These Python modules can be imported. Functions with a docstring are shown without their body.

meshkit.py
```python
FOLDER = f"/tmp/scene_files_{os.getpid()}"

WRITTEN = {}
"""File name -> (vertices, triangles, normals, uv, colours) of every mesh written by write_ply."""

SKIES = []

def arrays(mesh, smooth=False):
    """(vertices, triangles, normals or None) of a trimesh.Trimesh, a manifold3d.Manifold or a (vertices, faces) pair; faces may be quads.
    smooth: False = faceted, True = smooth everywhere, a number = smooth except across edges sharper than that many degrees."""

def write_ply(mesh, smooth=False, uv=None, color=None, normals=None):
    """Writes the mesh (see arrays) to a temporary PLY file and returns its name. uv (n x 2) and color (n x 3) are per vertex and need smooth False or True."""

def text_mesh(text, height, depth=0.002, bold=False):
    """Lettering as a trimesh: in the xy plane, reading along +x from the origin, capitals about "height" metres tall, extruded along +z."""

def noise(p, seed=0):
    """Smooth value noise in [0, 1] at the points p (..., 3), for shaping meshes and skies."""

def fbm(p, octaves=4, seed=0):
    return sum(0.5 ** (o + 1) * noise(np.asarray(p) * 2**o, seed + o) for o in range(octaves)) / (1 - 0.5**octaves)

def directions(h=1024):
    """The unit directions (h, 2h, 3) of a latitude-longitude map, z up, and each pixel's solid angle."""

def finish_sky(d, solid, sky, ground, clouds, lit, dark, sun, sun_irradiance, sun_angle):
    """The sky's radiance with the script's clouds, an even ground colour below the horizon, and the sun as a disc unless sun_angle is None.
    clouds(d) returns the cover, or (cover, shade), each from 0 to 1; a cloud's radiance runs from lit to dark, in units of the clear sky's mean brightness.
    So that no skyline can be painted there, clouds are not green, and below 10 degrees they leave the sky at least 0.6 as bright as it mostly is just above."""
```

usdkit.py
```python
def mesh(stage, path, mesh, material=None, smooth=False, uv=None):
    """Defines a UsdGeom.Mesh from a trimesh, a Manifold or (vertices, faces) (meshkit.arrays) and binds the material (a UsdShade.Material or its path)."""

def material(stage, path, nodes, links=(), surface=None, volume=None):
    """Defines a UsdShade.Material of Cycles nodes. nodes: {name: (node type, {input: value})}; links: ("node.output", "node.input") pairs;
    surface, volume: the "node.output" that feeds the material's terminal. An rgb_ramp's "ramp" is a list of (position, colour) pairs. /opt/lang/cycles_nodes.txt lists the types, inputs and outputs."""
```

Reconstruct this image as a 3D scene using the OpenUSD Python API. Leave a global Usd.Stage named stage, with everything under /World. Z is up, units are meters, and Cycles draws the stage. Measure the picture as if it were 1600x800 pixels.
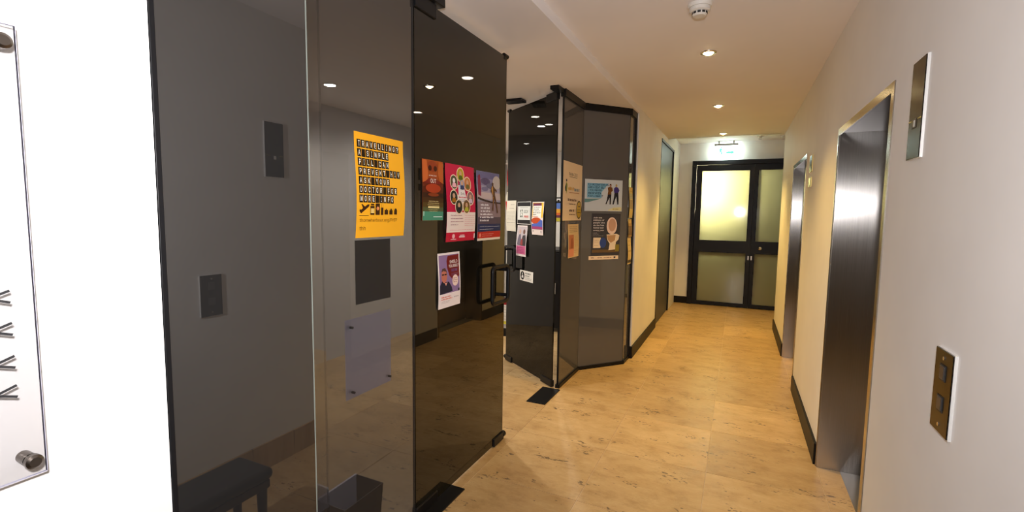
import math
import numpy as np
import trimesh
import shapely
from shapely.geometry import Polygon, box as sbox
from shapely import affinity
import manifold3d as m3
import usdkit
import meshkit
from pxr import Usd, UsdGeom, UsdLux, UsdShade, Gf, Sdf

rng = np.random.default_rng(7)
stage = Usd.Stage.CreateInMemory()
UsdGeom.SetStageUpAxis(stage, UsdGeom.Tokens.z)
UsdGeom.SetStageMetersPerUnit(stage, 1.0)
UsdGeom.Xform.Define(stage, '/World')
UsdGeom.Scope.Define(stage, '/World/Looks')

# ------------------------------------------------------------------ camera
F_PX, YAW, PITCH, ROLL = 749.73, 0.438788, 0.0875352, 0.0136010
CAM = np.array([0.0, 0.0, 1.5])
cam = UsdGeom.Camera.Define(stage, '/World/camera')
cy, sy, cp, sp, cr, sr = math.cos(YAW), math.sin(YAW), math.cos(PITCH), math.sin(PITCH), math.cos(ROLL), math.sin(ROLL)
fw = np.array([-sy * cp, cy * cp, -sp]); r0 = np.array([cy, sy, 0.0]); u0 = np.cross(r0, fw)
rt = cr * r0 + sr * u0; up = -sr * r0 + cr * u0
M = np.eye(4); M[0, :3], M[1, :3], M[2, :3], M[3, :3] = rt, up, -fw, CAM
cam.AddTransformOp().Set(Gf.Matrix4d(*M.flatten().tolist()))
cam.CreateHorizontalApertureAttr(36.0); cam.CreateVerticalApertureAttr(18.0)
cam.CreateFocalLengthAttr(36.0 * F_PX / 1600.0)
cam.CreateClippingRangeAttr(Gf.Vec2f(0.02, 100))
cam.CreateExposureAttr(0.0)

# ------------------------------------------------------------------ light
FLASH = 4300.0                  # the camera's own flash
WARM = (1.0, 0.64, 0.165)       # halogen downlights of the corridor
COOL = (1.0, 0.93, 0.81)        # lamps in the office
P_DOWN, P_OFF = 3300.0, 1250.0
CONE_D = 54.0


def sphere_light(path, pos, radius, color, intensity, cone=None, soft=0.6):
    l = UsdLux.SphereLight.Define(stage, path)
    l.AddTranslateOp().Set(Gf.Vec3d(*map(float, pos)))
    l.CreateRadiusAttr(radius); l.CreateColorAttr(Gf.Vec3f(*color)); l.CreateIntensityAttr(intensity)
    if cone:
        s = UsdLux.ShapingAPI.Apply(l.GetPrim())
        s.CreateShapingConeAngleAttr(cone); s.CreateShapingConeSoftnessAttr(soft)
    return l


fl_ = UsdLux.SphereLight.Define(stage, '/World/flash_light')      # a flash head that points where the camera points
MF = M.copy(); MF[3, :3] = (0.03, -0.06, 1.66)
fl_.AddTransformOp().Set(Gf.Matrix4d(*MF.flatten().tolist()))
fl_.CreateRadiusAttr(.03); fl_.CreateColorAttr(Gf.Vec3f(1.0, .97, .99)); fl_.CreateIntensityAttr(FLASH)
sh_ = UsdLux.ShapingAPI.Apply(fl_.GetPrim()); sh_.CreateShapingConeAngleAttr(78.0); sh_.CreateShapingConeSoftnessAttr(1.0)
dome = UsdLux.DomeLight.Define(stage, '/World/dim_sky')
dome.CreateColorAttr(Gf.Vec3f(1, 1, 1)); dome.CreateIntensityAttr(0.02)

# ------------------------------------------------------------------ materials
_mats = {}


def pmat(name, color=(.8, .8, .8), rough=0.5, metal=0.0, spec=0.5, noise=None, bump=None, coat=0.0, emit=None, strength=0.0, trans=0.0, ior=1.5, aniso=0.0):
    if name in _mats:
        return _mats[name]
    nodes = {'p': ('principled_bsdf', {'base_color': color, 'roughness': rough, 'metallic': metal, 'specular_ior_level': spec, 'coat_weight': coat, 'ior': ior, 'transmission_weight': trans, 'anisotropic': aniso})}
    links = []
    if emit is not None:
        nodes['p'][1].update({'emission_color': emit, 'emission_strength': strength})
    if noise or bump:
        nodes['g'] = ('texture_coordinate', {})
    if noise:   # (scale xyz, amount, detail)
        sc, am, det = noise
        nodes['mp'] = ('mapping', {'scale': sc}); nodes['n'] = ('noise_texture', {'scale': 1.0, 'detail': det, 'roughness': .6})
        c = np.array(color)
        nodes['r'] = ('rgb_ramp', {'ramp': [(0.3, tuple(c * (1 - am))), (0.7, tuple(np.minimum(c * (1 + am * .6), 1)))]})
        links += [('g.object', 'mp.vector'), ('mp.vector', 'n.vector'), ('n.fac', 'r.fac'), ('r.color', 'p.base_color')]
    if bump:    # (scale xyz, strength, distance)
        sc, st, di = bump
        nodes['mb'] = ('mapping', {'scale': sc}); nodes['nb'] = ('noise_texture', {'scale': 1.0, 'detail': 4.0})
        nodes['b'] = ('bump', {'strength': st, 'distance': di})
        links += [('g.object', 'mb.vector'), ('mb.vector', 'nb.vector'), ('nb.fac', 'b.height'), ('b.normal', 'p.normal')]
    _mats[name] = usdkit.material(stage, '/World/Looks/' + name, nodes, links, surface='p.BSDF')
    return _mats[name]


def glass_mat(name, through, base, ior=1.5, rough=0.0):
    """tinted film glass: light passes with a tint, the rest is a dark film under a clear reflecting surface"""
    nodes = {'t': ('transparent_bsdf', {'color': (through,) * 3 if np.ndim(through) == 0 else through}),
             'd': ('diffuse_bsdf', {'color': base}), 'a': ('add_closure', {}),
             'g': ('glossy_bsdf', {'color': (1, 1, 1), 'roughness': rough}), 'f': ('fresnel', {'IOR': ior}), 'm': ('mix_closure', {}),
             'geo': ('geometry', {}), 'c': ('transparent_bsdf', {'color': (1, 1, 1)}), 'o': ('mix_closure', {})}
    # the tint belongs to the face where light enters the pane; the face where it leaves is clear
    links = [('t.BSDF', 'a.closure1'), ('d.BSDF', 'a.closure2'), ('f.fac', 'm.fac'), ('a.closure', 'm.closure1'), ('g.BSDF', 'm.closure2'),
             ('geo.backfacing', 'o.fac'), ('m.closure', 'o.closure1'), ('c.BSDF', 'o.closure2')]
    return usdkit.material(stage, '/World/Looks/' + name, nodes, links, surface='o.closure')


def print_mat(c):
    c = tuple(round(float(x), 3) for x in c)
    n = 'print_' + '_'.join(f'{int(round(x * 999)):03d}' for x in c)
    return pmat(n, c, rough=0.45, spec=0.3)


def srgb(r, g, b):
    c = np.array([r, g, b]) / 255.0
    return tuple(np.where(c < .04045, c / 12.92, ((c + .055) / 1.055) ** 2.4))


def travertine():
    nodes = {
        'tc': ('geometry', {}),
        'oi': ('object_info', {}),
        'sh': ('vector_math', {'math_type': 'scale', 'vector1': (7.3, 3.1, 5.7)}),
        'add': ('vector_math', {'math_type': 'add'}),
        'm1': ('mapping', {'scale': (3.4, 8.5, 1.0)}), 'n1': ('noise_texture', {'scale': 1.0, 'detail': 9.0, 'roughness': .78, 'distortion': .25}),
        'm2': ('mapping', {'scale': (4.2, 6.0, 1.0)}), 'n2': ('noise_texture', {'scale': 1.0, 'detail': 8.0, 'roughness': .74}),
        'r1': ('rgb_ramp', {'ramp': [(.25, (.42, .26, .115)), (.42, (.55, .365, .17)), (.56, (.60, .415, .205)), (.75, (.70, .52, .29))]}),
        'r2': ('rgb_ramp', {'ramp': [(.34, (.80, .77, .73)), (.5, (.96, .95, .94)), (.66, (1.0, 1.0, 1.0))]}),
        'mx': ('mix', {'mix_type': 'multiply', 'fac': 1.0}),
        'rt': ('rgb_ramp', {'ramp': [(0, (.80, .78, .75)), (1, (1, 1, 1))]}),
        'mt': ('mix', {'mix_type': 'multiply', 'fac': 1.0}),
        'm3': ('mapping', {'scale': (30, 62, 1.0)}), 'n3': ('noise_texture', {'scale': 1.0, 'detail': 2.0, 'roughness': .55}),
        'm4': ('mapping', {'scale': (4.3, 6.6, 1.0)}), 'n4': ('noise_texture', {'scale': 1.0, 'detail': 3.0}),
        'mul': ('math', {'math_type': 'multiply'}),
        'rp': ('rgb_ramp', {'ramp': [(.37, (0, 0, 0)), (.395, (.9, .9, .9))]}),
        'mp': ('mix', {'mix_type': 'mix', 'color2': (.13, .085, .045)}),
        'bp': ('bump', {'strength': .25, 'distance': .003, 'invert': True}),
        'nr': ('rgb_ramp', {'ramp': [(.3, (.29,) * 3), (.7, (.42,) * 3)]}),
        'bw': ('rgb_to_bw', {}),
        'p': ('principled_bsdf', {'roughness': .24, 'specular_ior_level': .5}),
    }
    links = [('oi.random', 'sh.scale'), ('tc.position', 'add.vector1'), ('sh.vector', 'add.vector2'),
             ('add.vector', 'm1.vector'), ('m1.vector', 'n1.vector'), ('n1.fac', 'r1.fac'),
             ('tc.position', 'm2.vector'), ('m2.vector', 'n2.vector'), ('n2.fac', 'r2.fac'), ('r1.color', 'mx.color1'), ('r2.color', 'mx.color2'),
             ('oi.random', 'rt.fac'), ('mx.color', 'mt.color1'), ('rt.color', 'mt.color2'),
             ('add.vector', 'm3.vector'), ('m3.vector', 'n3.vector'), ('tc.position', 'm4.vector'), ('m4.vector', 'n4.vector'),
             ('n3.fac', 'mul.value1'), ('n4.fac', 'mul.value2'), ('mul.value', 'rp.fac'),
             ('rp.color', 'mp.fac'), ('mt.color', 'mp.color1'), ('mp.color', 'p.base_color'),
             ('mul.value', 'bp.height'), ('n2.fac', 'nr.fac'), ('nr.color', 'bw.color'), ('bw.val', 'p.roughness')]
    return usdkit.material(stage, '/World/Looks/travertine', nodes, links, surface='p.BSDF')


def brushed(name, color, rough):
    nodes = {'tc': ('geometry', {}), 'm': ('mapping', {'scale': (260, 260, 1.6)}), 'n': ('noise_texture', {'scale': 1.0, 'detail': 3.0}),
             'r': ('map_range', {'from_min': .3, 'from_max': .7, 'to_min': rough * .98, 'to_max': rough * 1.03}),
             'v': ('combine_xyz', {'x': 0.7071, 'y': 0.7071, 'z': 0.0}), 'p': ('principled_bsdf', {'base_color': color, 'metallic': 1.0, 'anisotropic': .95})}
    links = [('v.vector', 'p.tangent'), ('tc.position', 'm.vector'), ('m.vector', 'n.vector'), ('n.fac', 'r.value'), ('r.result', 'p.roughness')]
    return usdkit.material(stage, '/World/Looks/' + name, nodes, links, surface='p.BSDF')


def frosted_mat():
    nodes = {'t': ('translucent_bsdf', {'color': (.84, .83, .66)}), 'd': ('diffuse_bsdf', {'color': (.012, .012, .009)}), 'a': ('add_closure', {}),
             'g': ('glossy_bsdf', {'color': (1, 1, 1), 'roughness': .06}), 'f': ('fresnel', {'IOR': 1.5}), 'm': ('mix_closure', {})}
    links = [('t.BSDF', 'a.closure1'), ('d.BSDF', 'a.closure2'), ('f.fac', 'm.fac'), ('a.closure', 'm.closure1'), ('g.BSDF', 'm.closure2')]
    return usdkit.material(stage, '/World/Looks/frosted_glass', nodes, links, surface='m.closure')


M_WALL = pmat('wall_paint', (.80, .775, .745), rough=.6, spec=.25, noise=((3, 3, 3), .03, 3.0), bump=((90, 90, 90), .08, .002))
M_CEIL = pmat('ceiling_paint', (.84, .805, .795), rough=.7, spec=.2, noise=((1.5, 1.5, 1.5), .025, 3.0))
M_OFFW = pmat('office_paint', (.78, .77, .74), rough=.7, spec=.2)
M_TRAV = travertine()
M_GROUT = pmat('grout', (.62, .50, .36), rough=.8)
M_BLACK = pmat('black_frame', (.006, .006, .007), rough=.4, spec=.25)
M_BASE = pmat('baseboard_black', (.009, .0075, .006), rough=.45, spec=.15)
M_PATCH = pmat('black_fitting', (.006, .006, .007), rough=.35, spec=.3)
M_STEEL = brushed('brushed_steel', (.46, .44, .42), .235)
M_HEAD = pmat('head_steel', (.13, .125, .13), rough=.25, metal=1.0)
M_POLISH = pmat('polished_steel', (.42, .385, .33), rough=.2, metal=1.0)
M_PLATE = pmat('dark_plate', (.042, .037, .031), rough=.24, metal=1.0)
M_EDGE = pmat('plate_edge', (.85, .85, .83), rough=.35, metal=.6)
M_CHROME = pmat('chrome', (.75, .74, .72), rough=.18, metal=1.0)
M_BRASS = pmat('standoff_steel', (.16, .135, .115), rough=.3, metal=1.0)
M_DARK = pmat('dark_void', (.01, .01, .01), rough=.6)
M_WHITEP = pmat('white_plastic', (.75, .72, .66), rough=.4)
M_GREYDOOR = pmat('grey_laminate', (.075, .072, .072), rough=.45, spec=.3)
M_LEATHER = pmat('black_leather', (.012, .012, .013), rough=.4)
M_WOOD = pmat('dark_wood', (.05, .028, .018), rough=.4, noise=((4, 40, 4), .4, 4.0))
M_BULB = pmat('warm_bulb', (1, 1, 1), emit=(1.0, .80, .45), strength=40.0)
M_LAMPW = pmat('office_lamp', (1, 1, 1), emit=(1.0, .97, .92), strength=120.0)
M_EXIT = pmat('exit_lit', (.9, 1, .95), emit=(.80, 1.0, .93), strength=12.0)
M_EXITG = pmat('exit_green', (.1, .8, .5), emit=(.25, .95, .80), strength=.85)
M_SMOKED = glass_mat('smoked_glass_grey', .0, (.016, .0152, .0145), ior=2.2)
M_SIDE = glass_mat('smoked_glass_side', .25, (.021, .0205, .021), ior=1.22)
M_FARG = glass_mat('smoked_glass_far', .035, (.088, .083, .083), ior=1.5)
M_DOORG = glass_mat('smoked_glass_door', (.016, .0145, .012), (.006, .0055, .004), ior=1.6)
M_OPENG = glass_mat('smoked_glass_open_door', (.013, .012, .010), (.004, .004, .0035), ior=1.3)
M_GEDGE = pmat('glass_edge', (.20, .23, .205), rough=.15, spec=.8)
M_GEDGE_D = pmat('glass_edge_dark', (.03, .03, .028), rough=.2)
M_ACRYL = usdkit.material(stage, '/World/Looks/clear_acrylic',
                          {'t': ('transparent_bsdf', {'color': (.90, .90, .905)}), 'g': ('glossy_bsdf', {'roughness': .02}), 'f': ('fresnel', {'IOR': 1.45}), 'm': ('mix_closure', {})},
                          [('f.fac', 'm.fac'), ('t.BSDF', 'm.closure1'), ('g.BSDF', 'm.closure2')], surface='m.closure')
M_ACEDGE = pmat('acrylic_edge', (.50, .49, .58), rough=.3)
M_FROSTAC = usdkit.material(stage, '/World/Looks/frosted_acrylic',
                            {'t': ('transparent_bsdf', {'color': (.42, .42, .44)}), 'd': ('diffuse_bsdf', {'color': (.30, .30, .38)}), 'e': ('translucent_bsdf', {'color': (.36, .36, .42)}), 'a': ('add_closure', {}), 'b': ('add_closure', {})},
                            [('t.BSDF', 'a.closure1'), ('d.BSDF', 'a.closure2'), ('a.closure', 'b.closure1'), ('e.BSDF', 'b.closure2')], surface='b.closure')
M_FROST = frosted_mat()

# ------------------------------------------------------------------ helpers
_names = {}


def numbered(path):
    k = _names.get(path, -1) + 1
    _names[path] = k
    return path if k == 0 else f'{path}_{k:03d}'


def keys(p, label=None, cat=None, group=None, kind=None):
    for k, v in (('label', label), ('category', cat), ('group', group), ('kind', kind)):
        if v:
            p.SetCustomDataByKey(k, v)


def thing(name, label=None, cat=None, loc=(0, 0, 0), rotz=0.0, group=None, kind=None):
    x = UsdGeom.Xform.Define(stage, numbered('/World/' + name))
    x.AddTranslateOp().Set(Gf.Vec3d(*map(float, loc)))
    if rotz:
        x.AddRotateZOp().Set(float(rotz))
    keys(x.GetPrim(), label, cat, group, kind)
    return x.GetPrim()


def obj(name, mesh, mat, parent=None, smooth=False, label=None, cat=None, group=None, kind=None):
    base = str(parent.GetPath()) if parent is not None else '/World'
    m = usdkit.mesh(stage, numbered(base + '/' + name), mesh, mat, smooth=smooth)
    keys(m.GetPrim(), label, cat, group, kind)
    return m.GetPrim()


def B(x0, y0, z0, x1, y1, z1):
    b = trimesh.creation.box(extents=(abs(x1 - x0), abs(y1 - y0), abs(z1 - z0)))
    b.apply_translation(((x0 + x1) / 2, (y0 + y1) / 2, (z0 + z1) / 2))
    return b


def RB(x0, y0, z0, x1, y1, z1, r=.003, seg=2):
    """box with rounded edges"""
    r = min(r, abs(x1 - x0) * .45, abs(y1 - y0) * .45, abs(z1 - z0) * .45)
    s = m3.Manifold.sphere(r, 4 * seg)
    c = []
    for x in (min(x0, x1) + r, max(x0, x1) - r):
        for y in (min(y0, y1) + r, max(y0, y1) - r):
            for z in (min(z0, z1) + r, max(z0, z1) - r):
                c.append(s.translate((x, y, z)))
    h = m3.Manifold.batch_hull(c).to_mesh()
    return trimesh.Trimesh(h.vert_properties[:, :3], h.tri_verts, process=False)


def cat_(*ms):
    return trimesh.util.concatenate([m for m in ms])


def cyl(p, q, r, n=20, r2=None):
    p, q = np.array(p, float), np.array(q, float)
    d = q - p; L = np.linalg.norm(d)
    m = m3.Manifold.cylinder(L, r, r if r2 is None else r2, n).to_mesh()
    t = trimesh.Trimesh(m.vert_properties[:, :3], m.tri_verts, process=False)
    t.apply_transform(trimesh.geometry.align_vectors([0, 0, 1], d / L)); t.apply_translation(p)
    return t


def lathe(profile, n=28, center=(0, 0, 0)):
    m = trimesh.creation.revolve(np.array(profile, float), sections=n)
    m.apply_translation(center)
    return m


def slab(p, q, z0, z1, t, off=0.0, t0=0.0, t1=0.0):
    """upright plate along the plan segment p-q, thickness t (centred, shifted by off to the right of the way p->q), trimmed by t0, t1 at its ends"""
    p, q = np.array(p, float), np.array(q, float)
    L = np.linalg.norm(q - p)
    b = B(t0, -t / 2 - off, z0, L - t1, t / 2 - off, z1)
    a = math.atan2(*(q - p)[::-1])
    b.apply_transform(trimesh.transformations.rotation_matrix(a, (0, 0, 1))); b.apply_translation((p[0], p[1], 0))
    return b


def tube(points, r, n=10, closed=False):
    pts = np.array(points, float)
    v, f = [], []
    m = len(pts)
    for i in range(m):
        if closed:
            t = pts[(i + 1) % m] - pts[i - 1]
        else:
            t = pts[min(i + 1, m - 1)] - pts[max(i - 1, 0)]
        t /= np.linalg.norm(t)
        a = np.cross(t, (0.03, 1, 0.02) if abs(t[1]) < .9 else (1, 0, 0)); a /= np.linalg.norm(a); b = np.cross(t, a)
        for k in range(n):
            g = 2 * math.pi * k / n
            v.append(pts[i] + r * (math.cos(g) * a + math.sin(g) * b))
    for i in range(m if closed else m - 1):
        j = (i + 1) % m
        for k in range(n):
            l = (k + 1) % n
            f += [[i * n + k, i * n + l, j * n + l], [i * n + k, j * n + l, j * n + k]]
    return trimesh.Trimesh(v, f, process=False)


XR, XL, XG = 0.498, -0.958, -1.36          # right wall, left wall, plane of the glass doors
ZC, ZS, ZL = 2.59, 2.53, 2.72              # corridor ceiling, soffit over the glass, lobby ceiling
YE = 8.76                                  # end wall

# ------------------------------------------------------------------ floor: travertine tiles
fl = thing('floor', 'polished beige travertine floor tiles', None, kind='structure')
obj('grout_bed', B(-3.8, -2.6, -.05, 1.3, YE + .1, -.0025), M_GROUT, fl)
xs = [-3.70 + .6 * i for i in range(9)]
ys = [2.33 + .61 * k for k in range(-8, 11)]
for i in range(len(xs) - 1):
    for k in range(len(ys)):
        y0, y1 = ys[k], ys[k] + .61
        x0, x1 = xs[i], xs[i + 1]
        if y0 >= YE + .05:
            continue
        y1 = min(y1, YE + .08)
        j = .0013
        dz = float(rng.uniform(-.0004, .0003))
        t = RB(x0 + j, y0 + j, -.03, x1 - j, y1 - j, dz, r=.0008, seg=1)
        obj('tile', t, M_TRAV, fl)

# ------------------------------------------------------------------ ceiling
DOWN = [(-.236, y) for y in (3.543, 5.236, 6.959)]
cm = cat_(B(XL, -2.6, ZC, 1.3, 7.22, ZC + .15), B(-3.8, -2.6, ZS, XL, 5.03, ZC + .15), B(-3.8, 5.03, ZS, XL - .1, YE + .1, ZC + .15), B(XL, 7.22, ZL, 1.3, YE + .1, ZL + .1), B(XL, 7.2, ZC, 1.3, 7.22, ZL + .1))
obj('ceiling', cm, M_CEIL, label='white plastered corridor ceiling with a small step over the glass', kind='structure')

# ------------------------------------------------------------------ right wall with the two lift openings
L1 = (2.236, 3.325, 2.004); L2 = (4.755, 5.85, 2.035)
XD = .735                                   # lift door plane
wr = cat_(B(XR, -2.6, 0, XR + .32, L1[0], ZC), B(XR, L1[0], L1[2], XR + .32, L1[1], ZC), B(XR, L1[1], 0, XR + .32, L2[0], ZC),
          B(XR, L2[0], L2[2], XR + .32, L2[1], ZC), B(XR, L2[1], 0, XR + .32, 7.27, ZC))
obj('wall_right', wr, M_WALL, label='painted corridor wall with two lift openings', kind='structure')
obj('trim', RB(XR - .012, -2.55, 0, XR, L1[0] - .03, .155, .002), M_TRAV, label='travertine skirting on the right wall beside the nearer lift', kind='structure')
for k, (y0, y1) in enumerate(((L1[1] + .012, L2[0] - .03), (L2[1] + .012, 7.28))):
    obj('baseboard_right', RB(XR - .014, y0, 0, XR + .004, y1, .132, .002), M_BASE, label=('black skirting between the two lifts', 'black skirting beyond the farther lift')[k], kind='structure')
for k, (y0, y1, zt) in enumerate((L1, L2)):
    d = thing('door', ('brushed steel lift entrance, the nearer of two', 'brushed steel lift entrance, the farther of two')[k], None, kind='structure')
    e = .02                                 # steel lining thickness
    obj('far_jamb', B(XR + .002, y1 - e, 0, XD + .01, y1 - .0005, zt - .0005), M_STEEL, d)
    obj('near_jamb', B(XR + .002, y0 + .0005, 0, XD + .01, y0 + e, zt - .0005), M_STEEL, d)
    obj('head', B(XR + .002, y0 + e, zt - e, XD + .01, y1 - e, zt - .0005), M_HEAD, d)
    w = .034
    obj('architrave', cat_(B(XR - .004, y0 - .004, zt - w, XR + .002, y1 + .004, zt + .004), B(XR - .004, y0 - .004, 0, XR + .002, y0 + w, zt - w), B(XR - .004, y1 - .008, 0, XR + .002, y1 + .004, zt - w)), M_POLISH, d)
    ym = (y0 + y1) / 2
    obj('sliding_leaf', RB(XD + .011, y0 - .02, .012, XD + .04, ym - .002, zt + .03, .003), M_STEEL, d)
    obj('sliding_leaf', RB(XD + .011, ym + .002, .012, XD + .04, y1 + .02, zt + .03, .003), M_STEEL, d)
    obj('sill', B(XR + .12, y0 + e, -.002, XD + .06, y1 - e, .0015), M_STEEL, d)
obj('wall_liftshaft', B(XR + .30, 2.0, 0, XR + .36, 6.1, ZC), M_DARK, kind='structure', label='dark lift shaft behind the sliding doors')

# ------------------------------------------------------------------ left wall
YP = (4.985, 6.60, 7.93)                    # end of the glass, start and end of the grey door panel
wl = cat_(B(XL - .10, 5.03, 0, XL, YP[1], ZL), B(XL - .10, YP[1], 2.515, XL, YP[2], ZL), B(XL - .10, YP[2], 0, XL, YE, ZL))
obj('wall_left', wl, M_WALL, label='painted corridor wall beyond the glass partition', kind='structure')
obj('wall_left', cat_(B(XL - .12, -2.6, 0, XL, .519, ZS), B(-3.8, -.55, 0, XL - .1, -.45, ZS)), M_WALL, label='white wall with the acrylic sign, lit by the flash', kind='structure')
obj('baseboard_left', RB(XL - .045, 5.012, 0, XL + .014, YP[1] - .002, .125, .002), M_BASE, label='black skirting on the left wall', kind='structure')
d = thing('door', 'dark grey flush door panel in the left wall', None, kind='structure')
obj('door_leaf', RB(XL - .04, YP[1] + .03, .004, XL - .012, YP[2] - .03, 2.49, .003), M_GREYDOOR, d)
obj('door_frame', cat_(B(XL - .05, YP[1], 0, XL + .004, YP[1] + .028, 2.515), B(XL - .05, YP[2] - .05, 0, XL + .006, YP[2], 2.515), B(XL - .05, YP[1] + .028, 2.485, XL + .006, YP[2] - .05, 2.515)), M_BLACK, d)

# ------------------------------------------------------------------ end wall, lobby and glazed double door
DX = (-.745, 1.15, 2.425)
we = cat_(B(XL - .1, YE - .02, 0, DX[0], YE + .12, ZL), B(DX[1], YE - .02, 0, 1.3, YE + .12, ZL), B(DX[0], YE - .02, DX[2], DX[1], YE + .12, ZL))
obj('wall_end', we, M_WALL, label='white wall around the glazed double door', kind='structure')
obj('wall_lobby', cat_(B(1.2, 7.2, 0, 1.3, YE, ZL), B(XR + .3, 7.16, 0, 1.25, 7.27, ZL)), M_WALL, label='side wall of the lobby beyond the lifts', kind='structure')
obj('baseboard_end', RB(XL, YE - .034, 0, DX[0] - .003, YE - .02, .115, .002), M_BASE, label='black skirting beside the glazed double door', kind='structure')
YD = 8.69
d = thing('door', 'black framed double door with frosted panes at the corridor end', None, kind='structure')
obj('door_frame', cat_(RB(DX[0], YD, 0, DX[0] + .07, YD + .09, DX[2], .003), RB(DX[1] - .07, YD, 0, DX[1], YD + .09, DX[2], .003), RB(DX[0] + .07, YD, DX[2] - .07, DX[1] - .07, YD + .09, DX[2], .003)), M_BLACK, d)
leafs = ((DX[0] + .073, .198, -.585, .132), (.202, DX[1] - .073, .262, .985))
for k, (x0, x1, g0, g1) in enumerate(leafs):
    zt = DX[2] - .073
    lf = obj('door_leaf', cat_(B(x0, YD + .015, .008, g0, YD + .06, zt), B(g1, YD + .015, .008, x1, YD + .06, zt), B(g0, YD + .015, .008, g1, YD + .06, .07),
                               B(g0, YD + .015, .905, g1, YD + .06, 1.105), B(g0, YD + .015, 2.255, g1, YD + .06, zt)), M_BLACK, d)
    obj('frosted_pane', B(g0 - .005, YD + .03, 1.10, g1 + .005, YD + .037, 2.26), M_FROST, lf)
    obj('frosted_pane', B(g0 - .005, YD + .03, .065, g1 + .005, YD + .037, .91), M_FROST, lf)
obj('door_knob', cat_(lathe([(0, 0), (.022, 0), (.024, .01), (.030, .03), (.026, .05), (.012, .058), (0, .06)]).apply_transform(trimesh.transformations.rotation_matrix(math.pi / 2, (1, 0, 0))).apply_translation((.335, YD + .015, 1.0))), M_CHROME, d, smooth=30)
for x in (.172, .218):
    obj('lock_plate', RB(x - .013, YD + .005, .80, x + .013, YD + .016, .87, .003), M_CHROME, d)
# the stair hall behind the frosted panes: a lit bay on the left, a dim one on the right
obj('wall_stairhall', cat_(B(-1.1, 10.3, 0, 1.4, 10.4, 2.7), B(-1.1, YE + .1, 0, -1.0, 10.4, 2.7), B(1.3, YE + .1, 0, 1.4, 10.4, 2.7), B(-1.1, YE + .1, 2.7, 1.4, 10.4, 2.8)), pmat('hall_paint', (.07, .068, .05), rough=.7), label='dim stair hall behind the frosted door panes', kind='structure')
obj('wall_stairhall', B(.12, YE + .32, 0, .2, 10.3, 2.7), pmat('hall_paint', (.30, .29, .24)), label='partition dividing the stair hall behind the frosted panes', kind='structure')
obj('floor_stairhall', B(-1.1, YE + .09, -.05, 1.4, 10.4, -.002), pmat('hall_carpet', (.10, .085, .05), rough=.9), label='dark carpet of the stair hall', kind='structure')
lmp = thing('hall_light_panel', 'yellow-white light panel glowing behind the left frosted pane', 'light panel', (-.46, 9.08, 1.95))
obj('diffuser', RB(-.29, -.012, -.36, .27, 0, .42, .004), pmat('hall_panel_glow', (1, 1, .9), emit=(1.0, .95, .58), strength=30.0), lmp)
obj('casing', RB(-.31, .001, -.38, .29, .05, .44, .004), M_WHITEP, lmp)
obj('hanger', B(-.03, .015, .44, .01, .035, .75), M_WHITEP, lmp)

lmp = thing('hall_lamp', 'dim lamp behind the right frosted pane', 'ceiling light')
obj('diffuser', lathe([(0, 2.62), (.10, 2.625), (.12, 2.66), (.12, 2.70), (0, 2.70)], center=(.72, 9.35, 0)), pmat('hall_lamp_dim', (1, 1, .9), emit=(.95, 1.0, .78), strength=12.0), lmp, smooth=30)

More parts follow.
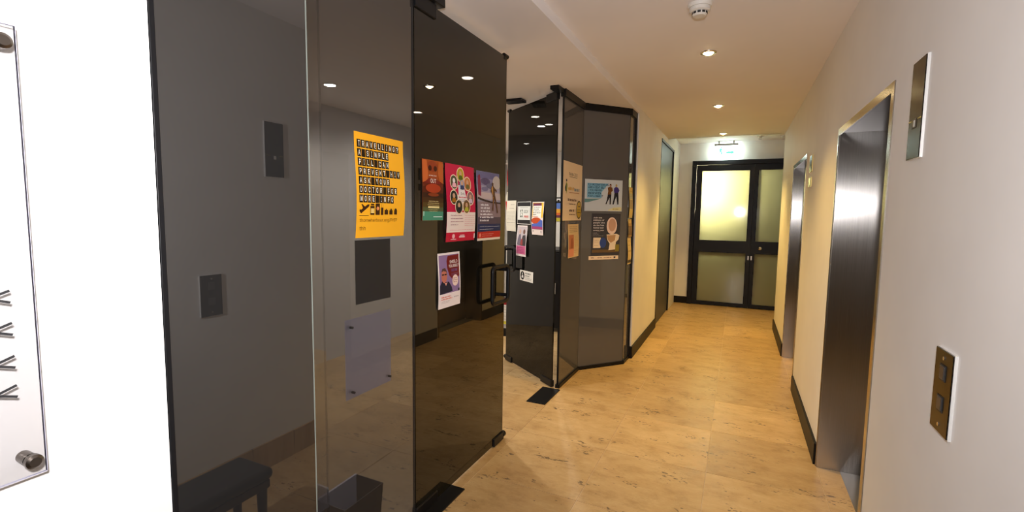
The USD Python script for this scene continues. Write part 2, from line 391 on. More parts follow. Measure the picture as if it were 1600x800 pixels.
# ------------------------------------------------------------------ office behind the glass
obj('wall_office', B(-3.8, 7.6, 0, XL - .1, 7.7, ZS), M_OFFW, label='white far office wall seen in the slits beside the open door', kind='structure')
obj('wall_office', B(-3.8, -2.6, 0, -3.68, YE, ZS), pmat('office_grey', (.60, .575, .565), rough=.7, spec=.2), label='grey office wall seen through the smoked glass', kind='structure')
obj('wall_rear', B(-1.1, -2.65, 0, 1.3, -2.55, ZC), M_WALL, label='corridor wall behind the photographer', kind='structure')

# ------------------------------------------------------------------ glass partitions
ZG = 2.47                                  # top of the glass under the head rail


def rail(p, q, z0, z1, t):
    return slab(p, q, z0, z1, t)


N = [(XL - .012, .53), (XL - .012, .868), (XG, 1.277), (XG, 1.815)]
g = thing('glass_partition', 'smoked glass partition with the yellow poster, beside the white wall', 'glass partition')
obj('post', RB(XL - .035, .520, 0, XL + .002, .5295, ZS, .001), M_BLACK, g)
obj('pane', slab(N[0], N[1], .012, 2.515, .012), M_SMOKED, g)
obj('pane', slab(N[1], N[2], .012, 2.515, .012, t0=.008, t1=.004), M_SIDE, g)
obj('pane', slab(N[2], N[3], .012, 2.515, .012, t0=.004), M_SIDE, g)
obj('polished_edge', B(N[1][0] - .006, .868, .012, N[1][0] + .006, .872, 2.515), M_GEDGE, g, label='polished greenish glass edge')
obj('polished_edge', B(XG - .006, 1.8155, .012, XG + .006, 1.8175, 2.515), M_GEDGE_D, g)
obj('floor_channel', cat_(slab(N[0], N[1], 0, .012, .024), slab(N[1], N[2], 0, .012, .024), slab(N[2], N[3], 0, .012, .024)), M_BLACK, g)
obj('head_rail', cat_(slab(N[0], N[1], 2.515, ZS, .03), slab(N[1], N[2], 2.515, ZS, .03), slab(N[2], N[3], 2.515, ZS, .03)), M_BLACK, g)

Fp = [(XG + .01, 3.845), (XG + .012, 4.392), (-1.000, 4.795), (-.995, 4.985)]
g = thing('glass_partition', 'angled smoked glass partition with the cream suite notice and toilet poster', 'glass partition')
obj('pane', slab(Fp[0], Fp[1], .03, ZG, .012, t1=.004), M_FARG, g)
obj('pane', slab(Fp[1], Fp[2], .03, ZG, .012, t0=.004, t1=.004), M_FARG, g)
obj('pane', slab(Fp[2], Fp[3], .03, ZG, .012, t0=.004), M_FARG, g)
obj('polished_edge', cat_(B(Fp[1][0] - .004, Fp[1][1] - .004, .03, Fp[1][0] + .004, Fp[1][1] + .004, ZG)), M_GEDGE, g)
obj('polished_edge', cat_(B(Fp[2][0] - .004, Fp[2][1] - .004, .03, Fp[2][0] + .004, Fp[2][1] + .004, ZG)), M_GEDGE_D, g)
obj('edge_strip', B(Fp[0][0] - .008, 3.837, .03, Fp[0][0] + .008, 3.846, ZG), M_BLACK, g)
obj('sill_rail', cat_(*[slab(Fp[i], Fp[i + 1], 0, .03, .04, t0=-.01, t1=-.01) for i in range(3)]), M_BLACK, g)
obj('head_rail', cat_(*[slab(Fp[i], Fp[i + 1], ZG, ZS, .045, t0=-.012, t1=-.012) for i in range(3)]), M_BLACK, g)
obj('post', RB(-1.014, 4.985, 0, -.972, 5.028, ZS, .002), M_BLACK, g)


# ------------------------------------------------------------------ glass doors (local frame: hinge at the origin, leaf along +x, outside face -y)
def glass_door(label, loc, rotz, width, zt, plate, glass):
    d = thing('door', label, None, loc, rotz, kind='structure')
    obj('pane', B(0.0, -.006, .014, width, .006, zt), glass, d)
    obj('polished_edge', B(width, -.006, .014, width + .0025, .006, zt), M_GEDGE_D, d)
    # patch fittings: hinge below and above, lock below and above on the free edge
    obj('hinge_patch', RB(-.004, -.016, .004, .175, .016, .062, .004), M_PATCH, d)
    obj('hinge_patch', RB(-.004, -.016, zt - .055, .165, .016, zt + .012, .004), M_PATCH, d)
    obj('lock_patch', cat_(RB(width - .13, -.016, .006, width + .006, .016, .058, .004), cyl((width + .006, 0, .032), (width + .03, 0, .032), .020)), M_PATCH, d)
    obj('keeper', cat_(cyl((width - .03, 0, zt + .006), (width + .02, 0, zt + .006), .013), B(width - .035, -.008, zt - .02, width - .003, .008, zt + .012)), M_PATCH, d)
    a, h0, h1, r = .055, .955, 1.178, .03
    for s in (-1, 1):
        x0, x1 = width - .255, width - .04
        pts = []
        for cx, cz, g0 in ((x1 - r, h1 - r, 0), (x0 + r, h1 - r, 90), (x0 + r, h0 + r, 180), (x1 - r, h0 + r, 270)):
            for t in np.linspace(0, 90, 7):
                q = math.radians(g0 + t)
                pts.append((cx + r * math.cos(q), s * a, cz + r * math.sin(q)))
        hd = obj('door_handle', tube(pts, .0125, 10, closed=True), M_PATCH, d, smooth=50)
        obj('handle_mount', cat_(cyl((x1 - .002, s * .006, h1 - .03), (x1 - .002, s * a, h1 - .03), .011), cyl((x1 - .002, s * .006, h0 + .03), (x1 - .002, s * a, h0 + .03), .011)), M_PATCH, hd)
    if plate is not None:
        p0, p1, q0, q1 = plate
        obj('floor_plate', RB(p0, q0, .0004, p1, q1, .008, .002), M_PATCH, d)
    return d


D1 = (XG, 1.823)
glass_door('smoked glass door with pink, running and shield posters', (*D1, 0), 90, .945, ZG, (.035, .33, -.085, .045), M_DOORG)
H2, E2 = np.array([-1.372, 3.816]), np.array([-2.098, 4.366])
a2 = math.degrees(math.atan2(E2[1] - H2[1], E2[0] - H2[0]))
W2 = float(np.linalg.norm(E2 - H2))
# its outside face looks along +y of this frame, so the frame runs from the free edge towards the hinge
dd = glass_door('smoked glass door swung open, with small notices and white round-icon sticker', (*(H2 + (E2 - H2) / W2 * .032), 0), a2, W2 - .032, 2.505, None, M_OPENG)
obj('floor_plate', RB(-1.47, 3.44, .0004, -1.31, 3.80, .007, .002), M_PATCH, label='black floor spring cover plate at the foot of the open glass door', cat='floor plate')
obj('pivot_bracket', cat_(RB(-1.42, 3.70, 2.50, -1.345, 3.86, ZS, .003)), M_PATCH, label='black ceiling pivot bracket above the open glass door', cat='bracket')
obj('pivot_bracket', cat_(RB(-1.42, 1.86, 2.485, -1.33, 2.04, ZS, .003)), M_PATCH, label='black ceiling pivot bracket above the pink poster door', cat='bracket')
obj('door_closer', RB(-1.98, 3.98, 2.507, -1.80, 4.10, ZS, .003), M_PATCH, label='dark closer plate on the soffit over the open glass door', cat='door closer')
# ------------------------------------------------------------------ posters (local frame: x right, z up, printed face -y, lower left corner at the origin)
_text = {}
C_ = srgb
WHITE, INK = (.82, .81, .79), (.025, .022, .02)


def text2d(s, bold=True):
    """lettering as flat polygons, capitals one unit tall; only the front faces of meshkit's lettering are kept"""
    if (s, bold) not in _text:
        m = meshkit.text_mesh(s, 1.0, depth=.1, bold=bold)
        top = m.face_normals[:, 2] > .9
        f = m.faces[top]
        _text[(s, bold)] = (np.array(m.vertices)[:, :2], f)
    return _text[(s, bold)]


class Poster:
    NB = 14

    def __init__(self, name, label, w, h, loc, rotz, curl=0.0, lean=0.0, color=WHITE, group=None, cat='poster', thick=.0004):
        self.w, self.h, self.curl, self.lean = w, h, curl, lean
        self.t = thing(name, label, cat, loc, rotz, group)
        self.k = 0
        g = self.grid([sbox(0, 0, w, h)])
        v, f = g
        fr, bk = self.bend(v, 0.0), self.bend(v, -thick)
        # closed thin sheet: front, back and rim
        m = trimesh.Trimesh(np.vstack([fr, bk]), np.vstack([f, f[:, ::-1] + len(v)]), process=False)
        rim = [tuple(e) for e in self.rim(f)]
        q = np.array([[b, a, a + len(v), b + len(v)] for a, b in rim])
        m = trimesh.Trimesh(m.vertices, np.vstack([m.faces, q[:, [0, 1, 2]], q[:, [0, 2, 3]]]), process=False)
        obj('sheet', m, print_mat(color), self.t)

    @staticmethod
    def rim(f):
        e = {}
        for t in f:
            for i in range(3):
                a, b = int(t[i]), int(t[(i + 1) % 3])
                if (b, a) in e:
                    del e[(b, a)]
                else:
                    e[(a, b)] = 1
        return list(e)

    def off(self, z):
        zs = np.linspace(0, self.h, self.NB + 1)
        v = zs / self.h
        y = self.curl * np.sin(math.pi * v * 1.15 - .15 * math.pi * (v > 2)) * (1 - .35 * v) + self.lean * (1 - v) ** 2 + .0016
        return np.interp(z, zs, np.maximum(y, .001))

    def bend(self, v, out):
        v = np.asarray(v, float)
        return np.column_stack([v[:, 0], -(self.off(v[:, 1]) + out), v[:, 1]])

    def grid(self, polys):
        V, Fc = [], []
        n = 0
        zs = np.linspace(0, self.h, self.NB + 1)
        for p in polys:
            x0, y0, x1, y1 = p.bounds
            for a, b in zip(zs[:-1], zs[1:]):
                if b <= y0 or a >= y1:
                    continue
                c = p.intersection(sbox(x0 - 1, a, x1 + 1, b))
                for g in getattr(c, 'geoms', [c]):
                    if g.geom_type != 'Polygon' or g.area < 1e-9:
                        continue
                    v, f = trimesh.creation.triangulate_polygon(g, engine='earcut')
                    v, f = np.asarray(v)[:, :2], np.asarray(f)
                    cr = np.cross(v[f[:, 1]] - v[f[:, 0]], v[f[:, 2]] - v[f[:, 0]])
                    f = np.where(cr[:, None] > 0, f, f[:, ::-1])
                    V.append(v); Fc.append(f + n); n += len(v)
        V, Fc = np.vstack(V), np.vstack(Fc)
        key = np.round(V * 1e6).astype(np.int64)
        _, first, inv = np.unique(key, axis=0, return_index=True, return_inverse=True)
        Fc = inv.ravel()[Fc]
        return V[first], Fc

    def add(self, name, polys, color, parent=None, label=None, kind=None):
        """prints polygons given in fractions of the sheet"""
        self.k += 1
        ps = [affinity.scale(p, self.w, self.h, origin=(0, 0)).intersection(sbox(0.0005, .0005, self.w - .0005, self.h - .0005)) for p in (polys if isinstance(polys, list) else [polys])]
        ps = [p for p in ps if not p.is_empty]
        v, f = self.grid(ps)
        return obj(name, (self.bend(v, .00025 * self.k), f), print_mat(color), parent or self.t, label=label, kind=kind)

    def rect(self, name, u0, v0, u1, v1, color, **k):
        return self.add(name, sbox(u0, v0, u1, v1), color, **k)

    def rects(self, name, rs, color, **k):
        if len(rs) > 8:     # printed marks too small to pick apart: one part
            return self.add(name, [sbox(*r) for r in rs], color, kind='stuff', **k)
        for r in rs:
            o = self.add(name, sbox(*r), color, **k)
        return o

    def ell(self, name, u, v, ru, rv, color, n=28, **k):
        return self.add(name, Polygon([(u + ru * math.cos(a), v + rv * math.sin(a)) for a in np.linspace(0, 2 * math.pi, n, endpoint=False)]), color, **k)

    def poly(self, name, pts, color, **k):
        return self.add(name, Polygon(pts).buffer(0), color, **k)

    def text(self, lines, color, name='lettering', bold=True, rot=0.0, parent=None):
        """lines: (text, u, v of the baseline, cap height as a fraction of the sheet's height, width as a fraction of the sheet's width or None, 'l' or 'c')"""
        self.k += 1
        V, Fc, n = [], [], 0
        for s, u, v, hh, wd, al in lines:
            p, f = text2d(s, bold)
            p = p.copy() * hh * self.h
            ww = p[:, 0].max()
            if wd:
                p[:, 0] *= wd * self.w / ww
                ww = wd * self.w
            if rot:
                c, s_ = math.cos(rot), math.sin(rot)
                p = p @ np.array([[c, s_], [-s_, c]])
            p += (u * self.w - (ww / 2 if al == 'c' else 0), v * self.h)
            V.append(p); Fc.append(f + n); n += len(p)
        v = np.vstack(V)
        return obj(name, (self.bend(v, .00025 * self.k + .0004), np.vstack(Fc)), print_mat(color), parent or self.t)

    def dashes(self, rows, color, name='small_print'):
        """small print too fine to read: rows of word-length strokes (u0, u1, v, height)"""
        r = np.random.default_rng(int(1000 * rows[0][2]) + len(rows))
        out = []
        for u0, u1, v, hh in rows:
            u, st = u0, max(hh * self.h / self.w * .62, .011)
            while u < u1 - st:
                for _ in range(int(r.integers(2, 8))):
                    if u < u1 - st:
                        out.append((u, v, u + st * .74, v + hh * float(r.uniform(.62, 1.0)))); u += st
                u += st * .9
        return self.add(name, [sbox(*r) for r in out], color, kind='stuff')


PX = XG + .0075


def on_door_plane(y0, z0):
    return (PX, y0, z0), 90.0


def on_far(p, q, s, z):
    p, q = np.array(p), np.array(q); dr = (q - p) / np.linalg.norm(q - p); n = np.array([dr[1], -dr[0]])
    w = p + dr * s + n * .0075
    return (w[0], w[1], z), math.degrees(math.atan2(dr[1], dr[0]))


# --- yellow travel poster
l, a = on_door_plane(1.436, 1.397)
P = Poster('travel_health_poster', 'yellow poster in black letter tiles on the smoked glass', .298, .413, l, a, curl=.011, color=C_(255, 184, 40))
LINES = ['TRAVELLING?', 'A SIMPLE', 'PILL CAN', 'PREVENT HIV', 'ASK YOUR', 'DOCTOR FOR', 'MORE INFO']
cw, chh, uu0 = .0775, .080, .045
tiles, letters, splits = [], [], []
for i, s in enumerate(LINES):
    vb = .945 - .0865 * (i + 1)
    for j, c in enumerate(s):
        u = uu0 + j * cw * 1.0
        tiles.append((u + .003, vb, u + cw - .004, vb + chh - .006))
        if c != ' ':
            letters.append((c, u + cw / 2, vb + .014, .048, (.016 if c == 'I' else .040), 'c'))
        splits.append((u + .003, vb + .036, u + cw - .004, vb + .0375))
P.rects('letter_tile', tiles, C_(38, 26, 14))
P.text(letters, C_(250, 246, 240))
P.rects('tile_split', splits, C_(20, 14, 10))
br = C_(62, 34, 12)
P.poly('plane_icon', [(.05, .255), (.08, .235), (.225, .300), (.24, .322), (.205, .322), (.15, .30), (.10, .325), (.085, .322), (.115, .285), (.075, .268), (.055, .278)], br)
P.rects('icon_line', [(.045, .212, .225, .218)], br)
P.rects('bottle_icon', [(.255, .222, .335, .308), (.262, .314, .328, .330)], br)
P.rects('bottle_label', [(.262, .238, .328, .285)], C_(240, 205, 120))
P.rects('pill_box_icon', [(.355, .222, .44, .335)], br)
P.ell('pill_mark', .398, .285, .026, .019, C_(235, 150, 90))
P.rects('luggage_icon', [(.462, .222, .51, .295), (.472, .295, .476, .33), (.496, .295, .5, .33), (.535, .226, .605, .272), (.56, .272, .58, .282), (.635, .226, .705, .270), (.655, .27, .685, .285)], br)
P.add('backpack_icon', [Polygon([(.74, .226), (.80, .226), (.80, .268), (.785, .288), (.755, .288), (.74, .268)])], br)
P.text([('thorneharbour.org/PrEP', .045, .155, .032, .76, 'l'), ('thh', .045, .075, .036, .115, 'l')], C_(104, 62, 12), bold=False)

# --- face poster
l, a = on_door_plane(1.874, 1.463)
P = Poster('face_poster', 'dark orange poster of a face with lips and a green foot', .176, .290, l, a, curl=.004, color=C_(168, 78, 30))
for v0, v1, c in ((.56, .66, (112, 40, 20)), (.46, .56, (90, 34, 20)), (.38, .46, (58, 30, 20)), (.30, .38, (72, 44, 20)), (.22, .30, (86, 66, 28)), (.15, .22, (84, 92, 58)), (0, .15, (74, 148, 118))):
    P.rect('tone_band', 0, v0, 1, v1, C_(*c))
P.poly('cheek', [(0, .62), (.22, .66), (.26, .80), (.20, .99), (0, .99)], C_(206, 104, 48))
P.poly('cheek', [(1, .62), (.80, .66), (.72, .80), (.78, .99), (1, .97)], C_(190, 96, 40))
P.ell('nose', .47, .90, .24, .09, C_(150, 60, 28))
P.ell('nostril', .35, .865, .085, .045, C_(70, 22, 8))
P.ell('nostril', .60, .865, .085, .045, C_(66, 20, 8))
P.poly('upper_lip', [(.05, .62), (.30, .705), (.45, .69), (.60, .705), (.92, .62), (.5, .60)], C_(128, 38, 30))
P.ell('lower_lip', .48, .535, .36, .075, C_(176, 62, 28))
P.ell('chin', .48, .43, .26, .03, C_(140, 58, 24))
P.text([('OUT', .47, .625, .065, .28, 'c')], C_(240, 226, 214))
P.dashes([(.28, .66, .735, .02)], C_(235, 215, 205))
P.dashes([(.25, .72, .315, .012), (.22, .76, .285, .012), (.20, .76, .255, .010), (.25, .72, .175, .010), (.30, .68, .15, .010)], C_(232, 214, 150))
P.rects('phone_number', [(.22, .205, .76, .238)], C_(244, 228, 160))
P.rects('foot_print', [(.48, .055, .92, .068), (.01, .075, .04, .15)], C_(220, 240, 228))

# --- pink poster
l, a = on_door_plane(2.070, 1.351)
P = Poster('portrait_ring_poster', 'crimson pink poster with a ring of oval portraits', .292, .402, l, a, curl=.012, lean=.004, color=C_(208, 26, 72))
P.rect('white_panel', 0, .12, 1, .385, C_(250, 236, 226))
P.rect('foot_band', 0, 0, 1, .12, C_(206, 22, 60))
P.poly('white_star', [(.40, .74), (.60, .74), (.66, .60), (.76, .50), (.66, .44), (.50, .40), (.32, .46), (.30, .56), (.40, .62)], C_(250, 244, 240))
ov = [(.50, .875, (196, 170, 40), (86, 110, 30)), (.26, .77, (90, 86, 60), (250, 190, 200)), (.72, .765, (206, 128, 70), (120, 110, 60)), (.22, .575, (36, 44, 40), (170, 110, 30)), (.79, .575, (150, 110, 110), (222, 200, 214)), (.37, .455, (52, 50, 36), (30, 34, 44)), (.63, .46, (120, 84, 40), (190, 190, 60)), (.50, .745, (150, 160, 190), (60, 70, 110))]
for k, (u, v, c1, c2) in enumerate(ov):
    big = .115 if k < 7 else .085
    if k < 7:
        P.ell('oval_rim', u, v, .135, .098, C_(250, 226, 196))
    o = P.ell('portrait', u, v, big, big * .74, C_(*c1))
    P.ell('head', u, v + .02, .042, .032, C_(214, 168, 136) if k != 1 else C_(252, 240, 236), parent=o)
    P.poly('shoulders', [(u - .075, v - .058), (u - .05, v - .012), (u, v - .005), (u + .05, v - .012), (u + .075, v - .058), (u, v - .066)], C_(*c2), parent=o)
P.text([('U=U', .50, .610, .038, .15, 'c')], C_(90, 80, 96), bold=False)
P.dashes([(.36, .66, .572, .018)], C_(206, 40, 70))
P.dashes([(.36, .66, .545, .008), (.36, .66, .527, .008)], C_(120, 110, 120))
P.dashes([(.08, .46, .335, .014), (.08, .50, .295, .013), (.08, .52, .255, .013), (.08, .34, .215, .013)], C_(150, 84, 104))
P.dashes([(.55, .93, .34, .006), (.55, .90, .315, .006), (.55, .93, .285, .006), (.55, .92, .258, .006), (.55, .93, .228, .006), (.55, .90, .205, .006), (.06, .9, .15, .006)], C_(226, 130, 140))
P.ell('crest', .19, .072, .045, .03, C_(246, 196, 200))
P.rects('foot_logo', [(.38, .050, .58, .068), (.40, .075, .56, .085), (.10, .028, .28, .036), (.90, .03, .945, .095)], C_(248, 226, 226))

# --- running poster
l, a = on_door_plane(2.390, 1.343)
P = Poster('running_poster', 'poster of a runner on a pale shore with navy and red foot', .288, .400, l, a, curl=.010, lean=.007, color=C_(170, 162, 182))
for v0, v1, c in ((.90, 1.0, (112, 108, 150)), (.80, .90, (142, 136, 168)), (.60, .70, (206, 188, 186)), (.34, .565, (150, 128, 134)), (.20, .34, (92, 78, 92)), (.13, .24, (36, 50, 96)), (.035, .13, (200, 42, 34)), (0, .035, (246, 232, 214))):
    P.rect('tone_band', 0, v0, 1, v1, C_(*c))
for u, v, ru, rv, c in ((.36, .86, .20, .05, (96, 84, 118)), (.56, .80, .17, .04, (112, 110, 138)), (.32, .75, .14, .03, (122, 116, 150)), (.85, .86, .18, .10, (196, 186, 180))):
    P.ell('cloud', u, v, ru, rv, C_(*c))
P.poly('red_tree', [(.03, .66), (.14, .64), (.16, .76), (.13, .95), (.04, .93)], C_(150, 44, 74))
P.poly('shore', [(0, .60), (.25, .57), (.55, .55), (1, .545), (1, .56), (.55, .575), (.25, .60), (0, .63)], C_(64, 46, 46))
rn = P.poly('runner', [(.62, .845), (.66, .86), (.70, .845), (.69, .805), (.74, .78), (.84, .74), (.82, .715), (.745, .735), (.745, .67), (.80, .56), (.86, .41), (.81, .40), (.755, .53), (.705, .61), (.665, .53), (.64, .43), (.58, .44), (.625, .55), (.64, .665), (.60, .70), (.555, .72), (.60, .79), (.64, .80)], C_(96, 62, 34))
P.poly('lit_side', [(.63, .80), (.60, .76), (.62, .69), (.655, .66), (.665, .76), (.66, .80)], C_(214, 158, 84), parent=rn)
P.poly('lit_side', [(.635, .56), (.65, .52), (.66, .60), (.675, .64), (.65, .65)], C_(196, 140, 72), parent=rn)
P.dashes([(.10, .46, .505, .028), (.10, .50, .46, .028), (.10, .52, .415, .028), (.08, .62, .37, .028), (.07, .66, .325, .028), (.06, .46, .28, .028)], C_(244, 240, 244))
P.dashes([(.06, .94, .20, .008), (.06, .66, .16, .008)], C_(226, 228, 238))
P.dashes([(.16, .66, .09, .008), (.16, .62, .062, .008)], C_(250, 190, 170))
P.ell('red_crest', .08, .08, .04, .03, C_(250, 150, 130))

# --- shield yourself poster
l, a = on_door_plane(2.003, 1.012)
P = Poster('shield_poster', 'small white bordered poster of a man under a dark red speech shape', .210, .284, l, a, curl=.006, lean=.004, color=C_(250, 240, 238))
P.rect('lilac_ground', .05, .26, .95, .96, C_(150, 122, 168))
P.poly('speech_shape', [(.44, .94), (.94, .95), (.95, .55), (.80, .50), (.62, .50), (.48, .58), (.40, .72), (.38, .85)], C_(122, 22, 26))
mn = P.poly('jacket', [(.05, .26), (.05, .41), (.15, .50), (.30, .47), (.45, .47), (.58, .36), (.62, .28)], C_(24, 32, 56))
P.ell('head', .25, .585, .125, .125, C_(206, 122, 100), parent=mn)
P.poly('hair', [(.13, .66), (.18, .72), (.30, .73), (.37, .66), (.37, .60), (.34, .66), (.22, .68)], C_(96, 66, 60), parent=mn)
P.rects('glasses', [(.15, .60, .24, .622), (.26, .60, .35, .622)], C_(40, 26, 26), parent=mn)
P.poly('shirt', [(.24, .47), (.31, .40), (.38, .47), (.31, .455)], C_(232, 170, 150), parent=mn)
P.text([('SHIELD', .68, .80, .055, .36, 'c'), ('YOURSELF', .68, .725, .052, .46, 'c')], C_(248, 240, 236))
P.text([('NOW', .70, .645, .05, .28, 'c')], C_(126, 96, 158))
P.dashes([(.56, .86, .60, .014), (.56, .84, .575, .014)], C_(150, 110, 150))
P.ell('badge', .73, .475, .14, .105, C_(252, 226, 214))
P.dashes([(.64, .82, .51, .016), (.62, .84, .475, .016), (.64, .82, .44, .016)], C_(150, 60, 40))
P.rects('tag', [(.86, .27, .93, .315)], C_(40, 40, 46))
P.dashes([(.10, .52, .195, .022), (.10, .60, .155, .022)], C_(224, 96, 60))
P.dashes([(.10, .50, .12, .008), (.10, .46, .095, .008), (.66, .88, .16, .022)], C_(170, 160, 164))

# --- dark backs of notices stuck to the inner side of the glass
for nm, lb, y0, z0, w, h in (('inner_notice', 'dark back of a notice inside the glass under the yellow poster', 1.452, 1.128, .212, .258), ('inner_notice', 'dark back of a notice inside the door glass right of the shield poster', 2.281, 1.008, .183, .288)):
    t = thing(nm, lb, 'notice', (XG - .0085, y0, z0), 90.0)
    obj('sheet', B(0, 0, 0, w, .0015, h), pmat('notice_back', (.02, .018, .018), rough=.7), t)
    obj('corner_tack', cyl((.016, -.0006, .018), (.016, .004, .018), .006), M_DARK, t)
t = thing('acrylic_holder', 'frosted lilac acrylic sheet on standoffs inside the glass above the bin', 'acrylic sheet', (XG - .04, 1.425, .735), 90.0)
W_, H_ = .275, .33
obj('sheet', B(0, 0, 0, W_, .004, H_), M_FROSTAC, t)
for x, z in ((.025, .03), (W_ - .025, .03), (.02, H_ - .03)):
    obj('standoff', cat_(cyl((x, -.006, z), (x, -.020, z), .005), cyl((x, .0035, z), (x, .009, z), .006)), M_PATCH, t)

# --- notices on the open glass door
dr2 = (H2 - E2) / np.linalg.norm(H2 - E2)


def on_open_door(s_from_hinge, z):
    return on_far(E2, H2, W2 - s_from_hinge, z)


l, a = on_open_door(.925, 1.330)
P = Poster('price_notice', 'cream notice of fine print at the free edge of the open door', .20, .300, l, a, curl=.006, color=C_(226, 222, 208), cat='notice')
P.dashes([(.45, .85, .86, .022), (.30, .8, .74, .016)], C_(120, 112, 104))
P.dashes([(.08, .92, v, .010) for v in (.64, .60, .56, .52, .48, .44, .40, .36)], C_(150, 144, 134))
P.dashes([(.08, .92, .28, .014), (.08, .88, .20, .008)], C_(140, 134, 126))
l, a = on_open_door(.699, 1.404)
P = Poster('after_hours_notice', 'white bordered black notice with large 13 on the open door', .262, .212, l, a, curl=.002, color=C_(222, 222, 222), cat='notice')
P.rect('black_ground', .02, .025, .98, .975, C_(24, 26, 28))
P.rect('white_panel', .05, .19, .95, .80, C_(226, 228, 226))
P.text([('13', .32, .32, .32, .20, 'c')], C_(56, 78, 66))
P.text([('SICK', .66, .50, .13, .32, 'c')], C_(80, 106, 92), bold=False)
P.text([('FREE', .68, .29, .10, .32, 'c')], C_(206, 60, 50))
P.dashes([(.2, .84, .72, .025)], C_(120, 130, 126))
l, a = on_open_door(.408, 1.315)
P = Poster('colour_flyer', 'flyer of orange and blue swirls with white text box on open door', .200, .296, l, a, curl=.009, lean=.002, color=C_(240, 226, 222))
P.rect('yellow_ground', .04, .52, .96, .97, C_(236, 196, 52))
P.rect('purple_head', .06, .88, .80, .96, C_(108, 40, 74))
P.rect('text_box', .10, .52, .82, .88, C_(250, 244, 240))
P.dashes([(.16, .74, .82, .024), (.14, .60, .765, .024), (.12, .70, .71, .024), (.10, .76, .655, .024), (.10, .42, .60, .024)], C_(40, 34, 36))
P.dashes([(.10, .56, .545, .022)], C_(206, 90, 30))
P.ell('orange_swirl', .42, .43, .42, .10, C_(196, 74, 22))
P.poly('blue_swirl', [(.04, .20), (.04, .33), (.50, .35), (.80, .46), (.96, .44), (.96, .24), (.5, .22)], C_(80, 104, 196))
P.poly('purple_swirl', [(.04, .17), (.04, .25), (.6, .26), (.96, .24), (.96, .17)], C_(168, 60, 118))
P.rects('foot_mark', [(.80, .06, .87, .13), (.10, .10, .20, .13)], C_(150, 140, 150))
l, a = on_open_door(.690, 1.100)
P = Poster('pink_foot_flyer', 'photo flyer of two people over a pink foot on open door', .195, .292, l, a, curl=.010, lean=.014, color=C_(232, 222, 224))
P.rect('photo', .05, .34, .95, .96, C_(196, 188, 196))
P.rect('pink_foot', .05, .07, .95, .34, C_(206, 96, 146))
p1 = P.poly('person_print', [(.10, .36), (.14, .55), (.24, .70), (.40, .72), (.46, .56), (.60, .40), (.60, .35)], C_(112, 104, 122))
P.ell('head', .32, .80, .10, .075, C_(206, 170, 156), parent=p1)
p2 = P.poly('person_print', [(.46, .35), (.52, .52), (.62, .68), (.86, .70), (.95, .52), (.95, .35)], C_(64, 58, 64))
P.ell('head', .72, .80, .10, .08, C_(110, 74, 62), parent=p2)
P.poly('red_cloth', [(.40, .38), (.50, .56), (.62, .58), (.68, .36)], C_(150, 60, 60))
P.dashes([(.12, .80, .27, .022), (.12, .86, .215, .018), (.12, .82, .17, .018), (.12, .86, .12, .018)], C_(140, 50, 96))
l, a = on_open_door(.628, .868)
P = Poster('icon_sticker', 'white sticker with a round black person icon low on open door', .252, .100, l, a, color=C_(236, 234, 230), cat='sticker')
P.ell('icon_disc', .20, .5, .15, .40, C_(22, 22, 22))
P.ell('icon_head', .20, .68, .035, .09, C_(236, 236, 236))
P.poly('icon_body', [(.12, .28), (.15, .55), (.25, .55), (.28, .28)], C_(236, 236, 236))
P.dashes([(.42, .88, .70, .13), (.42, .76, .48, .13)], C_(50, 50, 50))
P.dashes([(.42, .90, .30, .05), (.42, .86, .17, .05)], C_(140, 138, 134))

# --- far partition, pane beside the open door
l, a = on_far(Fp[0], Fp[1], .000, 1.449)
P = Poster('suite_notice', 'cream suite notice with logo and oval gold seal on the glass', .528, .505, l, a, color=C_(244, 220, 186), cat='notice')
P.text([('Suite 302', .50, .775, .052, .44, 'c')], C_(70, 52, 34), bold=False)
P.rects('underline', [(.30, .748, .72, .756)], C_(80, 60, 40))
P.poly('logo_green', [(.13, .60), (.17, .655), (.21, .60), (.19, .50), (.16, .445), (.14, .52)], C_(150, 160, 40))
P.poly('logo_navy', [(.09, .56), (.15, .64), (.15, .50), (.11, .50)], C_(40, 60, 80))
P.ell('logo_head', .16, .68, .025, .022, C_(50, 62, 70))
P.dashes([(.25, .56, .525, .062)], C_(226, 180, 70), name='logo_word')
P.dashes([(.57, .86, .515, .060)], C_(120, 146, 168), name='logo_word')
P.rects('logo_line', [(.30, .475, .84, .490)], C_(206, 160, 120))
P.dashes([(.24, .74, .335, .045), (.32, .66, .275, .022), (.32, .66, .155, .045), (.32, .64, .095, .018)], C_(136, 104, 72))
P.ell('seal_rim', .84, .19, .145, .165, C_(96, 84, 30))
P.ell('seal', .84, .19, .12, .140, C_(206, 172, 52))
P.rects('seal_line', [(.75, .185, .93, .195), (.76, .135, .92, .15), (.79, .24, .89, .26)], C_(96, 80, 24))
l, a = on_far(Fp[0], Fp[1], .150, 1.118)
P = Poster('peach_flyer', 'cream flyer with a terracotta figure below the suite notice', .30, .298, l, a, curl=.006, lean=.006, color=C_(226, 198, 152))
P.dashes([(.14, .90, v, .022) for v in (.91, .86, .81, .76)], C_(130, 108, 80))
P.rect('terracotta_panel', .05, .26, .52, .68, C_(196, 124, 84))
P.poly('figure', [(.20, .28), (.22, .50), (.30, .58), (.40, .58), (.46, .44), (.44, .28)], C_(160, 88, 56))
P.rect('salmon_foot', .03, .03, .52, .26, C_(228, 150, 118))
P.dashes([(.58, .92, v, .020) for v in (.62, .57, .52, .47, .42, .37, .32)], C_(196, 174, 96))
P.dashes([(.56, .92, .19, .018), (.56, .80, .13, .018)], C_(206, 150, 110))

